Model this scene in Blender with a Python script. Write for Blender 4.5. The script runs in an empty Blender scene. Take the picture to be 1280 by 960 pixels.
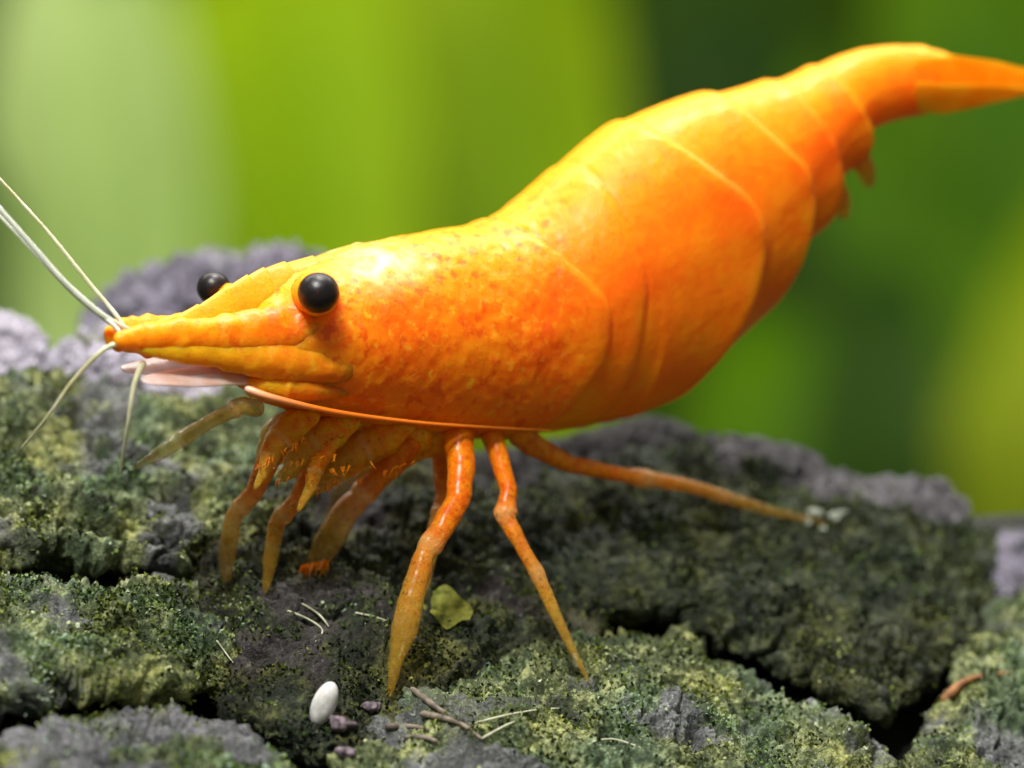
import bpy, math, random
import numpy as np
from mathutils import Vector
from mathutils.bvhtree import BVHTree

# ------------------------------------------------------------------ camera
# A macro view: 27 mm of the place fill the frame width at the focus plane, 121 mm from the lens.
KMM = 27.0 / 1280.0            # millimetres per photo pixel in the focus plane
K = KMM * 0.001                # metres per pixel
FD = 121.0 / KMM               # focus-plane distance in pixels
PITCH = math.radians(6.0)
sc = bpy.context.scene
col = sc.collection
RIGHT = np.array((1.0, 0.0, 0.0))
FWD = np.array((0.0, math.cos(PITCH), -math.sin(PITCH)))
UPV = np.array((0.0, math.sin(PITCH), math.cos(PITCH)))
BAS = np.stack([RIGHT, UPV, FWD])               # rows: x, y, depth axes of the view frame in the world
UPQ = np.array((0.0, math.cos(PITCH), -math.sin(PITCH)))    # world up in that frame

cam = bpy.data.cameras.new('camera')
cam.lens = 100.0
cam.sensor_width = 100.0 * 27.0 / 121.0
cam.clip_start = 0.005
cam.clip_end = 5.0
cam.dof.use_dof = True
cam.dof.focus_distance = (FD - 15) * K
cam.dof.aperture_fstop = 100.0 / 3.3
camo = bpy.data.objects.new('camera', cam)
col.objects.link(camo)
camo.location = Vector(-FWD * FD * K)
camo.rotation_euler = (math.pi / 2 - PITCH, 0, 0)
sc.camera = camo

# ------------------------------------------------------------------ light
w = bpy.data.worlds.new('World')
sc.world = w
w.use_nodes = True
w.node_tree.nodes['Background'].inputs[0].default_value = (0.72, 0.80, 0.62, 1)
w.node_tree.nodes['Background'].inputs[1].default_value = 0.30

def area(name, loc, target, sx, sy, power, colr):
    l = bpy.data.lights.new(name, 'AREA')
    l.shape = 'RECTANGLE'
    l.size, l.size_y, l.energy, l.color = sx, sy, power, colr
    o = bpy.data.objects.new(name, l)
    col.objects.link(o)
    o.location = loc
    d = Vector(target) - Vector(loc)
    o.rotation_euler = d.to_track_quat('-Z', 'Y').to_euler()
    return o
area('front_flash', (-0.04, -0.105, 0.175), (0, 0, 0), 0.06, 0.04, 0.74, (1.0, 0.97, 0.90))  # unseen front flash, fills in the lower flanks; not a tank lamp
area('aquarium_lamp_top', (0.01, 0.035, 0.19), (0, 0.005, 0), 0.07, 0.03, 0.42, (1.0, 0.96, 0.92))
area('aquarium_lamp_rear', (0.0, 0.24, 0.30), (0, 0.31, 0), 0.60, 0.16, 2.4, (1.0, 0.98, 0.90))

vs = sc.view_settings
vs.view_transform = 'Standard'
vs.look = 'None'
vs.exposure = 0.0
vs.gamma = 1.0

# ------------------------------------------------------------------ helpers
rng = np.random.default_rng(11)

def pix(px, py, d):
    """Photo pixel + distance behind the focus plane (pixels) -> view-frame point."""
    px = np.asarray(px, float); py = np.asarray(py, float); d = np.asarray(d, float)
    m = (FD + d) / FD
    return np.stack(np.broadcast_arrays((px - 640) * m, (480 - py) * m, d), -1)

def world(q):
    return (np.asarray(q, float) @ BAS) * K

def _hash(ix, iy, iz, seed):
    h = (ix * 374761393 + iy * 668265263 + iz * 2147483647 + seed * 974634777) & 0xFFFFFFFF
    h = ((h ^ (h >> 13)) * 1274126177) & 0xFFFFFFFF
    h = ((h ^ (h >> 16)) * 2246822519) & 0xFFFFFFFF
    return ((h ^ (h >> 15)) & 0xFFFFFF).astype(float) / 0xFFFFFF

def vnoise(p, seed=0):
    i = np.floor(p).astype(np.int64)
    f = p - i
    f = f * f * f * (f * (f * 6 - 15) + 10)
    r = 0
    for dx in (0, 1):
        wx = f[:, 0] if dx else 1 - f[:, 0]
        for dy in (0, 1):
            wy = f[:, 1] if dy else 1 - f[:, 1]
            for dz in (0, 1):
                wz = f[:, 2] if dz else 1 - f[:, 2]
                r = r + wx * wy * wz * _hash(i[:, 0] + dx, i[:, 1] + dy, i[:, 2] + dz, seed)
    return r * 2 - 1

def fbm(p, scale, octv=4, seed=0, gain=0.5):
    a, s, t = 1.0, 0.0, 0.0
    q = p / scale
    for o in range(octv):
        s = s + a * vnoise(q + 17.3 * o, seed + o)
        t += a
        a *= gain
        q = q * 2.03
    return s / t

def ridged(p, scale, octv=3, seed=0):
    a, s, t = 1.0, 0.0, 0.0
    q = p / scale
    for o in range(octv):
        s = s + a * (1 - np.abs(vnoise(q + 9.1 * o, seed + o)) * 2)
        t += a
        a *= 0.5
        q = q * 2.1
    return s / t

def catmull(pts, n, closed=False):
    pts = np.asarray(pts, float)
    N = len(pts)
    segs = N if closed else N - 1
    u = np.linspace(0, segs, n, endpoint=not closed)
    i = np.minimum(u.astype(int), segs - 1)
    t = (u - i)[:, None]
    def g(k):
        return pts[k % N] if closed else pts[np.clip(k, 0, N - 1)]
    p0, p1, p2, p3 = g(i - 1), g(i), g(i + 1), g(i + 2)
    return 0.5 * ((2 * p1) + (-p0 + p2) * t + (2 * p0 - 5 * p1 + 4 * p2 - p3) * t ** 2 + (-p0 + 3 * p1 - 3 * p2 + p3) * t ** 3)

def link_mesh(name, vq, faces, mat, parent=None, base=None, attrs=None, smooth=True, is_world=False):
    """One mesh object. vq in the view frame (pixels); base = world location of the thing it belongs to."""
    v = np.asarray(vq, float) if is_world else world(vq)
    if base is None:
        base = np.zeros(3)
    v = v - base
    me = bpy.data.meshes.new(name)
    faces = np.asarray(faces)
    if faces.ndim == 2:
        n, k = faces.shape
        me.vertices.add(len(v)); me.vertices.foreach_set('co', v.ravel())
        me.loops.add(n * k); me.loops.foreach_set('vertex_index', faces.ravel().astype(np.int32))
        me.polygons.add(n); me.polygons.foreach_set('loop_start', np.arange(0, n * k, k, dtype=np.int32))
        me.update(calc_edges=True)
    me.validate()
    me.polygons.foreach_set('use_smooth', [smooth] * len(me.polygons))
    for an, av in (attrs or {}).items():
        a = me.attributes.new(an, 'FLOAT', 'POINT')
        a.data.foreach_set('value', np.asarray(av, np.float32))
    me.materials.append(mat)
    o = bpy.data.objects.new(name, me)
    col.objects.link(o)
    if parent is not None:
        o.parent = parent
    else:
        o.location = base
    return o

def thing(name, base, label, cat, group=None):
    o = bpy.data.objects.new(name, None)
    o.empty_display_size = 0.001
    col.objects.link(o)
    o.location = base
    tag(o, label, cat, group)
    return o

def tag(o, label=None, cat=None, group=None, kind=None):
    if label: o['label'] = label
    if cat: o['category'] = cat
    if group: o['group'] = group
    if kind: o['kind'] = kind
    return o

def grid_faces(nu, nv, wrap=True):
    i = np.arange(nu - 1)[:, None]
    j = np.arange(nv if wrap else nv - 1)[None, :]
    jn = (j + 1) % nv
    f = np.stack(np.broadcast_arrays(i * nv + j, i * nv + jn, (i + 1) * nv + jn, (i + 1) * nv + j), -1)
    return f.reshape(-1, 4)

def grid_normals(P, wrap=True):
    du = np.gradient(P, axis=0)
    if wrap:
        dv = np.roll(P, -1, 1) - np.roll(P, 1, 1)
    else:
        dv = np.gradient(P, axis=1)
    n = np.cross(du, dv)
    return n / (np.linalg.norm(n, axis=-1, keepdims=True) + 1e-9)

# ------------------------------------------------------------------ materials
class NT:
    def __init__(self, name):
        self.m = bpy.data.materials.new(name)
        self.m.use_nodes = True
        self.t = self.m.node_tree
        self.b = self.t.nodes['Principled BSDF']
        self.co = None
    def n(self, typ, **kw):
        x = self.t.nodes.new(typ)
        for k, v in kw.items(): setattr(x, k, v)
        return x
    def l(self, a, b): self.t.links.new(a, b)
    def coord(self):
        if self.co is None:
            tc = self.n('ShaderNodeTexCoord')
            mp = self.n('ShaderNodeMapping')
            mp.inputs['Scale'].default_value = (1 / K,) * 3
            self.l(tc.outputs['Object'], mp.inputs['Vector'])
            self.co = mp.outputs['Vector']
        return self.co
    def noise(self, size, detail=4, rough=0.55, dist=0.0):
        x = self.n('ShaderNodeTexNoise')
        x.inputs['Scale'].default_value = 1.0 / size
        x.inputs['Detail'].default_value = detail
        x.inputs['Roughness'].default_value = rough
        x.inputs['Distortion'].default_value = dist
        self.l(self.coord(), x.inputs['Vector'])
        return x.outputs['Fac']
    def voro(self, size):
        x = self.n('ShaderNodeTexVoronoi')
        x.inputs['Scale'].default_value = 1.0 / size
        self.l(self.coord(), x.inputs['Vector'])
        return x.outputs['Distance']
    def ramp(self, fac, stops):
        r = self.n('ShaderNodeValToRGB')
        e = r.color_ramp.elements
        while len(e) < len(stops): e.new(0.5)
        for x, (p, c) in zip(e, stops):
            x.position = p
            x.color = (c, c, c, 1) if isinstance(c, (int, float)) else (*c, 1)
        self.l(fac, r.inputs['Fac'])
        return r.outputs['Color']
    def attr(self, name):
        a = self.n('ShaderNodeAttribute', attribute_name=name)
        return a.outputs['Fac']
    def mix(self, fac, a, b, mode='MIX'):
        x = self.n('ShaderNodeMix', data_type='RGBA', blend_type=mode)
        for s, v in ((0, fac), (6, a), (7, b)):
            if isinstance(v, (int, float)): x.inputs[s].default_value = v
            elif isinstance(v, tuple): x.inputs[s].default_value = (*v, 1)
            else: self.l(v, x.inputs[s])
        return x.outputs[2]
    def math(self, op, a, b):
        x = self.n('ShaderNodeMath', operation=op)
        for s, v in ((0, a), (1, b)):
            if isinstance(v, (int, float)): x.inputs[s].default_value = v
            else: self.l(v, x.inputs[s])
        return x.outputs[0]
    def bump(self, h, strength, dist_px):
        x = self.n('ShaderNodeBump')
        x.inputs['Strength'].default_value = strength
        x.inputs['Distance'].default_value = dist_px * K
        self.l(h, x.inputs['Height'])
        self.l(x.outputs['Normal'], self.b.inputs['Normal'])
    def set(self, **kw):
        for k, v in kw.items():
            k = k.replace('_', ' ')
            s = self.b.inputs[k]
            if hasattr(v, 'is_linked'): self.l(v, s)
            elif isinstance(v, tuple) and len(v) == 3 and s.type == 'RGBA': s.default_value = (*v, 1)
            else: s.default_value = v

def shell_mat(name, spots=True):
    """Orange pigmented, slightly see-through shell."""
    M = NT(name)
    big = M.noise(95, 4, 0.6, 0.6)
    c = M.ramp(big, [(0.32, (0.95, 0.135, 0.0005)), (0.5, (0.99, 0.185, 0.0005)), (0.68, (1.0, 0.265, 0.001))])
    back = M.attr('back')                      # 0 belly .. 1 along the back: the shrimp's golden back stripe
    n2 = M.math('ADD', back, M.math('MULTIPLY', M.math('SUBTRACT', M.noise(34, 4, 0.65), 0.5), 0.55))
    c = M.mix(M.ramp(n2, [(0.50, 0.0), (0.92, 1.0)]), c, (1.0, 0.32, 0.001))
    if spots:
        sp = M.ramp(M.noise(17, 3, 0.6), [(0.53, 0.0), (0.66, 1.0)])
        front = M.attr('front')
        c = M.mix(M.math('MULTIPLY', M.math('MULTIPLY', sp, front), 0.75), c, (0.74, 0.085, 0.002))
        s2 = M.ramp(M.noise(13, 3, 0.6, 0.4), [(0.57, 0.0), (0.70, 1.0)])
        c = M.mix(M.math('MULTIPLY', M.math('MULTIPLY', s2, front), 0.55), c, (1.0, 0.45, 0.02))
        pale = M.attr('pale')  # highlight on the back, painted into the shell colour
        c = M.mix(M.math('MULTIPLY', pale, M.ramp(M.noise(22, 3), [(0.35, 0.1), (0.6, 1.0)])), c, (0.95, 0.62, 0.33))
    M.set(Base_Color=c, Roughness=0.46, Subsurface_Weight=0.85, Subsurface_Radius=(1.0, 0.38, 0.06),
          Subsurface_Scale=60 * K, Coat_Weight=0.11, Coat_Roughness=0.22)
    M.b.inputs['Specular IOR Level'].default_value = 0.20
    h = M.math('ADD', M.noise(9, 3), M.math('MULTIPLY', M.noise(45, 3), 1.2))
    M.bump(h, 0.28, 5)
    return M.m

def limb_mat(name, c1, c2, trans, sss=0.35):
    M = NT(name)
    pig = M.ramp(M.noise(13, 4, 0.7), [(0.38, c1), (0.60, c2)])
    tip = M.attr('tip')
    pig = M.mix(M.ramp(M.math('ADD', tip, M.math('MULTIPLY', M.math('SUBTRACT', M.noise(10, 3, 0.7), 0.5), 0.5)), [(0.34, 0.0), (0.78, 0.9)]), pig, (0.78, 0.48, 0.05))
    pig = M.mix(M.math('MULTIPLY', M.attr('joint'), 0.75), pig, (0.95, 0.50, 0.16))  # pale rings paint highlights on the joints into the colour
    pig = M.mix(M.ramp(M.noise(6, 2, 0.6), [(0.60, 0.0), (0.70, 0.7)]), pig, (0.30, 0.10, 0.004))
    M.set(Base_Color=pig, Roughness=0.25, Subsurface_Weight=sss, Subsurface_Radius=(1.0, 0.4, 0.08),
          Subsurface_Scale=18 * K, Coat_Weight=0.22, Coat_Roughness=0.2, IOR=1.14)
    M.l(M.ramp(tip, [(0.0, trans), (0.6, min(1, trans + 0.45)), (1.0, min(1, trans + 0.68))]),
        M.b.inputs['Transmission Weight'])
    # thin, see-through cuticle towards the tips, broken by pigment
    thin = M.ramp(M.math('ADD', tip, M.math('MULTIPLY', M.math('SUBTRACT', M.noise(12, 4, 0.7), 0.5), 0.9)), [(0.25, 0.96 - trans * 0.8), (0.75, (0.62 if trans > 0.01 else 0.85) - trans * 0.5), (1.0, (0.45 if trans > 0.01 else 0.7) - trans * 0.4)])
    M.l(thin, M.b.inputs['Alpha'])
    M.bump(M.noise(8, 3, 0.75), 0.9, 4)
    return M.m

def rock_mat(name, dark, light, moss=((0.012, 0.018, 0.007), (0.060, 0.078, 0.026), (0.22, 0.25, 0.12)), rough=0.62):
    M = NT(name)
    st = M.ramp(M.noise(60, 6, 0.68, 0.5), [(0.30, dark), (0.58, tuple((a + b) / 2 for a, b in zip(dark, light))), (0.76, light)])
    st = M.mix(1.0, st, M.ramp(M.noise(4.5, 3, 0.7), [(0.35, 0.35), (0.5, 0.9), (0.66, 1.5)]), 'MULTIPLY')
    fl = M.ramp(M.noise(9, 3, 0.7), [(0.60, 0.0), (0.72, 1.0)])
    st = M.mix(M.math('MULTIPLY', fl, 0.55), st, tuple(min(0.8, x * 1.8 + 0.06) for x in light))
    g = M.ramp(M.math('ADD', M.math('MULTIPLY', M.noise(10, 5, 0.8), 0.55), M.math('MULTIPLY', M.noise(60, 3, 0.65), 0.45)), [(0.37, moss[0]), (0.50, moss[1]), (0.61, moss[2])])
    hue = M.ramp(M.noise(120, 3, 0.6), [(0.36, (0.80, 1.0, 1.25)), (0.5, (1.0, 1.0, 1.0)), (0.64, (1.14, 1.06, 0.72))])
    g = M.mix(1.0, g, hue, 'MULTIPLY')
    wh = M.ramp(M.noise(5.5, 2, 0.6), [(0.64, 0.0), (0.72, 1.0)])
    g = M.mix(M.math('MULTIPLY', wh, 0.5), g, tuple(min(0.75, x * 1.3 + 0.08) for x in moss[2]))
    c = M.mix(M.attr('moss'), st, g)
    M.set(Base_Color=c, Roughness=rough)
    M.b.inputs['Specular IOR Level'].default_value = 0.35
    M.bump(M.math('ADD', M.noise(7, 4, 0.75), M.math('MULTIPLY', M.noise(24, 4), 1.5)), 0.95, 8)
    return M.m

def plain(name, c1, c2, size, rough=0.5, sss=0.0, bump=0.3, spec=0.4, trans=0.0):
    M = NT(name)
    M.set(Base_Color=M.ramp(M.noise(size, 4, 0.6), [(0.35, c1), (0.65, c2)]), Roughness=rough)
    M.b.inputs['Specular IOR Level'].default_value = spec
    if sss: M.set(Subsurface_Weight=sss, Subsurface_Radius=(1.0, 0.8, 0.6), Subsurface_Scale=12 * K)
    if trans: M.set(Transmission_Weight=trans, IOR=1.35)
    if bump: M.bump(M.noise(size * 0.4, 3), bump, 3)
    return M.m

def leafy(name, c1, c2, size=400, attr=None, stops=None):
    M = NT(name)
    if attr:
        c = M.ramp(M.attr(attr), stops)
        hue = M.ramp(M.noise(120, 3, 0.6), [(0.36, (0.80, 1.0, 1.25)), (0.5, (1.0, 1.0, 1.0)), (0.64, (1.14, 1.06, 0.72))])
        c = M.mix(1.0, c, hue, 'MULTIPLY')
    else:
        c = M.ramp(M.noise(size, 3), [(0.35, c1), (0.65, c2)])
    M.set(Base_Color=c, Roughness=0.55)
    M.b.inputs['Specular IOR Level'].default_value = 0.08
    tr = M.n('ShaderNodeBsdfTranslucent')
    M.l(c, tr.inputs['Color'])
    mx = M.n('ShaderNodeMixShader')
    mx.inputs[0].default_value = 0.4
    out = M.t.nodes['Material Output']
    M.l(M.b.outputs[0], mx.inputs[1]); M.l(tr.outputs[0], mx.inputs[2]); M.l(mx.outputs[0], out.inputs['Surface'])
    return M.m

# ------------------------------------------------------------------ the tank behind (structure)
FLOOR_Z = -0.068
def plane_obj(name, pts, mat):
    o = link_mesh(name, np.array(pts), [(0, 1, 2, 3)], mat, is_world=True)
    return tag(o, kind='structure')
m_floor = plain('substrate', (0.012, 0.016, 0.008), (0.05, 0.06, 0.025), 250, 0.9)
m_wall = plain('tank_back', (0.012, 0.030, 0.002), (0.035, 0.070, 0.003), 3500, 0.8, bump=0, spec=0.05)
plane_obj('tank_floor', [(-0.4, -0.10, FLOOR_Z), (0.4, -0.10, FLOOR_Z), (0.4, 0.50, FLOOR_Z), (-0.4, 0.50, FLOOR_Z)], m_floor)
plane_obj('tank_back_wall', [(-0.4, 0.495, FLOOR_Z - 0.01), (0.4, 0.495, FLOOR_Z - 0.01), (0.4, 0.495, 0.20), (-0.4, 0.495, 0.20)], m_wall)

# ------------------------------------------------------------------ rocks
def gdep(px, py):
    """Depth of the sloping rock face under a pixel (from the shrimp's foot contacts)."""
    return -50 + 0.35 * (np.asarray(px, float) - 500) + 1.4 * (870 - np.asarray(py, float))

BVH_V, BVH_F, bvh_n = [], [], 0
def add_bvh(v, f):
    global bvh_n
    BVH_V.append(v); BVH_F.append(f + bvh_n); bvh_n += len(v)

m_moss = leafy('moss_blades', None, None, attr='rnd', stops=[
    (0.0, (0.006, 0.009, 0.003)), (0.30, (0.022, 0.032, 0.008)), (0.55, (0.10, 0.13, 0.022)), (0.78, (0.30, 0.36, 0.11)), (1.0, (0.58, 0.62, 0.42))])

def moss_tufts(parent, base, P, N, dens, count, bright, seed, length=(2.2, 5.2)):
    r = np.random.default_rng(seed)
    pr = dens / dens.sum()
    idx = r.choice(len(P), count, p=pr)
    p = P[idx] + r.normal(0, 1.6, (count, 3))
    n = N[idx] + r.normal(0, 0.75, (count, 3)) + UPQ * 0.25
    n /= np.linalg.norm(n, axis=1, keepdims=True)
    s = np.cross(n, r.normal(0, 1, (count, 3)))
    s /= np.linalg.norm(s, axis=1, keepdims=True)
    b = np.cross(n, s)
    L = r.uniform(*length, count)[:, None] * (0.7 + 0.6 * r.random(count)[:, None])
    wd = r.uniform(1.2, 3.0, count)[:, None]
    v0 = p - s * wd * 0.6 - n * 2
    v1 = p + s * wd * 0.6 - n * 2
    mid = p + n * L * 0.55 + b * L * 0.12
    v2 = mid + s * wd
    v3 = mid - s * wd
    v4 = p + n * L * 0.9 + b * L * 0.5
    V = np.stack([v0, v1, v2, v3, v4], 1).reshape(-1, 3)
    k = np.arange(count)[:, None] * 5
    F = np.concatenate([k + np.array([[0, 1, 2]]), k + np.array([[0, 2, 3]]), k + np.array([[3, 2, 4]])], 0)
    patch = fbm(P[idx], 70, 3, seed + 5)
    rv = np.clip(bright + 0.6 * patch + r.normal(0, 0.24, count), 0, 1)
    o = link_mesh('moss', V, F, m_moss, parent, base, {'rnd': np.repeat(rv, 5)}, smooth=False)
    tag(o, kind='stuff')

def rock(name, outline, off, thick, mat, label, seed, A=(16, 9, 5), aniso=(1, 1, 1), moss_cov=0.5, tufts=0, bright=0.45,
         step=3.2, n=2.6, depth=None, cat='rock', group=None, strata=0.0, clump=10.0, moss_scale=90, moss_bias_up=0.0, moss_shade_px=None):
    out = catmull(outline, 720, True)
    c = out.mean(0)
    ang = np.arctan2(out[:, 1] - c[1], out[:, 0] - c[0])
    rad = np.hypot(*(out - c).T)
    o_ = np.argsort(ang)
    ang, rad = ang[o_], rad[o_]
    R = rad.mean()
    nphi = int(np.clip(2 * math.pi * R / step, 60, 1100))
    t = np.linspace(0, math.pi, 1500)
    s = np.abs(np.sin(t)) ** (2 / n)
    d = np.sign(np.cos(t)) * np.abs(np.cos(t)) ** (2 / n)
    arc = np.concatenate([[0], np.cumsum(np.hypot(np.diff(s) * R, np.diff(d) * thick))])
    nr = int(np.clip(arc[-1] / 2 / step, 20, 320))
    front = np.interp(np.linspace(0.004, 0.5, nr) * arc[-1], arc, t)
    rear = np.interp(np.linspace(0.5, 0.996, max(14, nr // 5))[1:] * arc[-1], arc, t)
    tt = np.concatenate([front, rear])
    s = np.abs(np.sin(tt)) ** (2 / n)
    d = np.sign(np.cos(tt)) * np.abs(np.cos(tt)) ** (2 / n)
    phi = np.linspace(-math.pi, math.pi, nphi, endpoint=False)
    rr = np.interp(phi, ang, rad, period=2 * math.pi)
    X = c[0] + s[:, None] * rr[None] * np.cos(phi)[None]
    Y = c[1] + s[:, None] * rr[None] * np.sin(phi)[None]
    base_d = gdep(X, Y) if depth is None else depth(X, Y)
    Z = base_d + off + thick * (1 - d[:, None])
    P = pix(X, Y, Z)
    Nn = grid_normals(P)
    # outward
    ctr = P.reshape(-1, 3).mean(0)
    if ((P - ctr) * Nn).sum() < 0: Nn = -Nn
    flat = P.reshape(-1, 3)
    q = flat / np.array(aniso)
    disp = A[0] * fbm(q, 150, 3, seed) + clump * (0.5 - np.abs(fbm(flat, 44, 3, seed + 33, 0.6)) * 2.2) + A[1] * ridged(q, 62, 3, seed + 20) + A[2] * 1.25 * fbm(q, 19, 3, seed + 40, 0.7) + 3.0 * fbm(flat, 8.5, 2, seed + 44)
    if strata:
        hy = flat[:, 1] + 26 * fbm(flat, 210, 2, seed + 70) + 0.12 * flat[:, 0]
        saw = (hy / 62.0) % 1.0
        disp = disp + strata * (np.minimum(saw / 0.75, (1 - saw) / 0.25) - 0.5) * (0.55 + 0.6 * fbm(flat, 130, 2, seed + 90))
    crev = fbm(q, 85, 3, seed + 60)
    disp = disp - 16 * np.exp(-(crev / 0.035) ** 2) * (fbm(q, 200, 2, seed + 66) > -0.1)
    cr2 = fbm(q, 46, 2, seed + 61)
    disp = disp - 9 * np.exp(-(cr2 / 0.05) ** 2) * (fbm(q, 120, 2, seed + 67) > 0.0)
    P2 = flat + Nn.reshape(-1, 3) * disp[:, None]
    N2 = grid_normals(P2.reshape(P.shape))
    if ((P2.reshape(P.shape) - ctr) * N2).sum() < 0: N2 = -N2
    N2 = N2.reshape(-1, 3)
    up = N2 @ UPQ
    mo = fbm(flat, moss_scale, 4, seed + 7) + moss_bias_up * up
    if moss_shade_px is not None: mo = mo + moss_shade_px(X, Y).reshape(-1)
    moss = np.clip((mo - (0.5 - moss_cov) * 0.9) / 0.22 + 0.5, 0, 1)
    F = grid_faces(len(tt), nphi)
    low = P2[np.argmin(P2 @ UPQ)]
    base = world(low)
    base[:2] = world(ctr)[:2]
    root = thing(name, base, label, cat, group)
    body = link_mesh('stone', P2, F, mat, root, base, {'moss': moss})
    # close the two small pole holes
    add_bvh(P2, F)
    if tufts:
        nfr = len(front) * nphi
        cell = np.linalg.norm(np.cross(np.gradient(P, axis=0), np.roll(P, -1, 1) - P), axis=-1).reshape(-1)[:nfr]
        dens = cell * (moss[:nfr] * 0.9 + 0.1) * np.clip(0.55 + 1.6 * fbm(P2[:nfr], 38, 3, seed + 13), 0.03, 2) * np.clip(up[:nfr] + 0.75, 0.1, 1.5)
        moss_tufts(root, base, P2[:nfr], N2[:nfr], dens, int(tufts * 0.42), bright, seed + 3)
    return root

m_bed = rock_mat('bed_stone', (0.005, 0.005, 0.005), (0.022, 0.02, 0.018), ((0.004, 0.005, 0.003), (0.010, 0.012, 0.005), (0.03, 0.035, 0.012)))
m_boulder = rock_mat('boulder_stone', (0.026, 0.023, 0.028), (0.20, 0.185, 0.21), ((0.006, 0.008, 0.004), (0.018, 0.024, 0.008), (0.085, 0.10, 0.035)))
m_pale = rock_mat('mossy_stone', (0.03, 0.033, 0.033), (0.24, 0.25, 0.25), ((0.010, 0.014, 0.005), (0.065, 0.085, 0.028), (0.36, 0.40, 0.20)))
m_grey = rock_mat('grey_stone', (0.035, 0.037, 0.040), (0.22, 0.22, 0.24))
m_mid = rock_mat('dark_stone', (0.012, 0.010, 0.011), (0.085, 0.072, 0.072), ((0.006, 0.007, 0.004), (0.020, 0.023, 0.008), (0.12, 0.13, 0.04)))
m_purple = rock_mat('purple_stone', (0.022, 0.018, 0.032), (0.36, 0.33, 0.44), rough=0.5)
m_lav = rock_mat('lavender_stone', (0.28, 0.26, 0.33), (0.62, 0.58, 0.70), rough=0.5)
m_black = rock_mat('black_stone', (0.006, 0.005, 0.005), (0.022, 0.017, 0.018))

# bed of rock under everything, near black to paint the shade in the cracks: front slope, ridge, plateau on the left, falling to the tank floor behind
def build_bed():
    xs = np.linspace(-900, 2200, 190)
    rows = []
    left = 1 / (1 + np.exp((xs - 560) / 55.0))
    ridge = 640 - 110 * left
    for tt in np.linspace(0, 1, 70):
        py = 1700 + (ridge - 1700) * tt
        rows.append(pix(xs, py, gdep(xs, py) + 165))
    rp = rows[-1]
    back_d = np.linspace(0, 1, 40)[1:]
    for b in back_d:
        dd = rp[:, 2] + b * 900
        lev = rp[:, 1] - (0.10 * 900 * b) * left - (1 - left) * (150 * b + 1500 * b ** 2) - left * 1500 * np.clip(b - 0.8, 0, 1) ** 1.5 * 4
        m = 1 + (dd - rp[:, 2]) / (FD + rp[:, 2])
        rows.append(np.stack([rp[:, 0] * m, lev, dd], -1))
    P = np.stack(rows)
    fl = P.reshape(-1, 3)
    Nn = grid_normals(P, False).reshape(-1, 3)
    if (Nn @ UPQ).sum() < 0: Nn = -Nn
    fl = fl + Nn * (22 * fbm(fl, 140, 4, 301))[:, None]
    F = grid_faces(P.shape[0], P.shape[1], False)
    # keep above the tank floor
    wz = world(fl)
    wz[:, 2] = np.maximum(wz[:, 2], FLOOR_Z - 0.002)
    o = link_mesh('rock_bed', wz, F, m_bed, attrs={'moss': np.clip(fbm(fl, 90, 3, 5) * 2, 0, 1)}, is_world=True)
    tag(o, kind='structure')
    add_bvh(wz / K @ BAS.T, F)
build_bed()

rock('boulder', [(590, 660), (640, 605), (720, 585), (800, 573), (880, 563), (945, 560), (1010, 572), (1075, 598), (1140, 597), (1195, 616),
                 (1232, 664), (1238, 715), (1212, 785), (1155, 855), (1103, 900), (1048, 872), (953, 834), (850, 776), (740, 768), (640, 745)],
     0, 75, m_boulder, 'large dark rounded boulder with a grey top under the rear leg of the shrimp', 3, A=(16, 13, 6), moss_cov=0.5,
     tufts=26000, bright=0.20, moss_shade_px=lambda X, Y: np.clip((Y - np.interp(X, [600, 800, 900, 1050, 1200], [420, 500, 585, 640, 670])) / 50.0, -0.6, 0.9))  # dark moss also paints shade on the front and under the belly
rock('rock', [(420, 1010), (470, 915), (590, 850), (720, 803), (850, 797), (950, 856), (1040, 904), (1086, 938), (1090, 1030), (930, 1080), (620, 1090)],
     -22, 70, m_pale, 'pale green mossy rock in front of the dark boulder, below the crack', 5, A=(18, 18, 9), moss_cov=0.72, tufts=16000, bright=0.46, clump=14)
rock('rock', [(1130, 995), (1158, 925), (1188, 850), (1240, 772), (1305, 732), (1390, 740), (1430, 900), (1330, 1040), (1170, 1050)],
     -12, 70, m_pale, 'mossy rock beyond the gap at the steep end of the dark boulder', 8, A=(15, 14, 8), moss_cov=0.75, tufts=8000, bright=0.40)
rock('rock', [(1215, 700), (1250, 668), (1300, 668), (1360, 700), (1370, 780), (1300, 800), (1240, 770)],
     60, 60, m_purple, 'small purple grey rock wedged behind the steep end of the dark boulder', 12, A=(10, 8, 4), moss_cov=0.3, tufts=700, bright=0.35)
rock('rock', [(-90, 510), (-10, 492), (80, 486), (170, 488), (260, 484), (350, 500), (400, 560), (370, 650), (285, 705), (190, 708), (60, 694), (-90, 686)],
     8, 75, m_pale, 'wide layered mossy ledge below the antennae of the shrimp', 21, A=(20, 24, 10), aniso=(1.5, 0.8, 1), moss_cov=0.78,
     tufts=24000, bright=0.54, strata=30, clump=20)
rock('rock', [(-90, 770), (-10, 752), (70, 748), (150, 758), (215, 738), (262, 795), (268, 850), (190, 868), (80, 856), (-20, 888), (-90, 884)],
     -6, 65, m_pale, 'mossy stone slab in the middle of the stack between two dark cracks', 27, A=(20, 22, 10), aniso=(1.4, 0.8, 1), moss_cov=0.8,
     tufts=16000, bright=0.56, strata=26, clump=20)
rock('rock', [(-90, 1020), (-40, 955), (60, 915), (160, 896), (255, 904), (320, 940), (370, 1000), (330, 1080), (100, 1100), (-90, 1090)],
     -24, 60, m_grey, 'bare grey rock at the foot of the mossy slabs', 31, A=(16, 16, 8), moss_cov=0.45, tufts=7000, bright=0.5)
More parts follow.
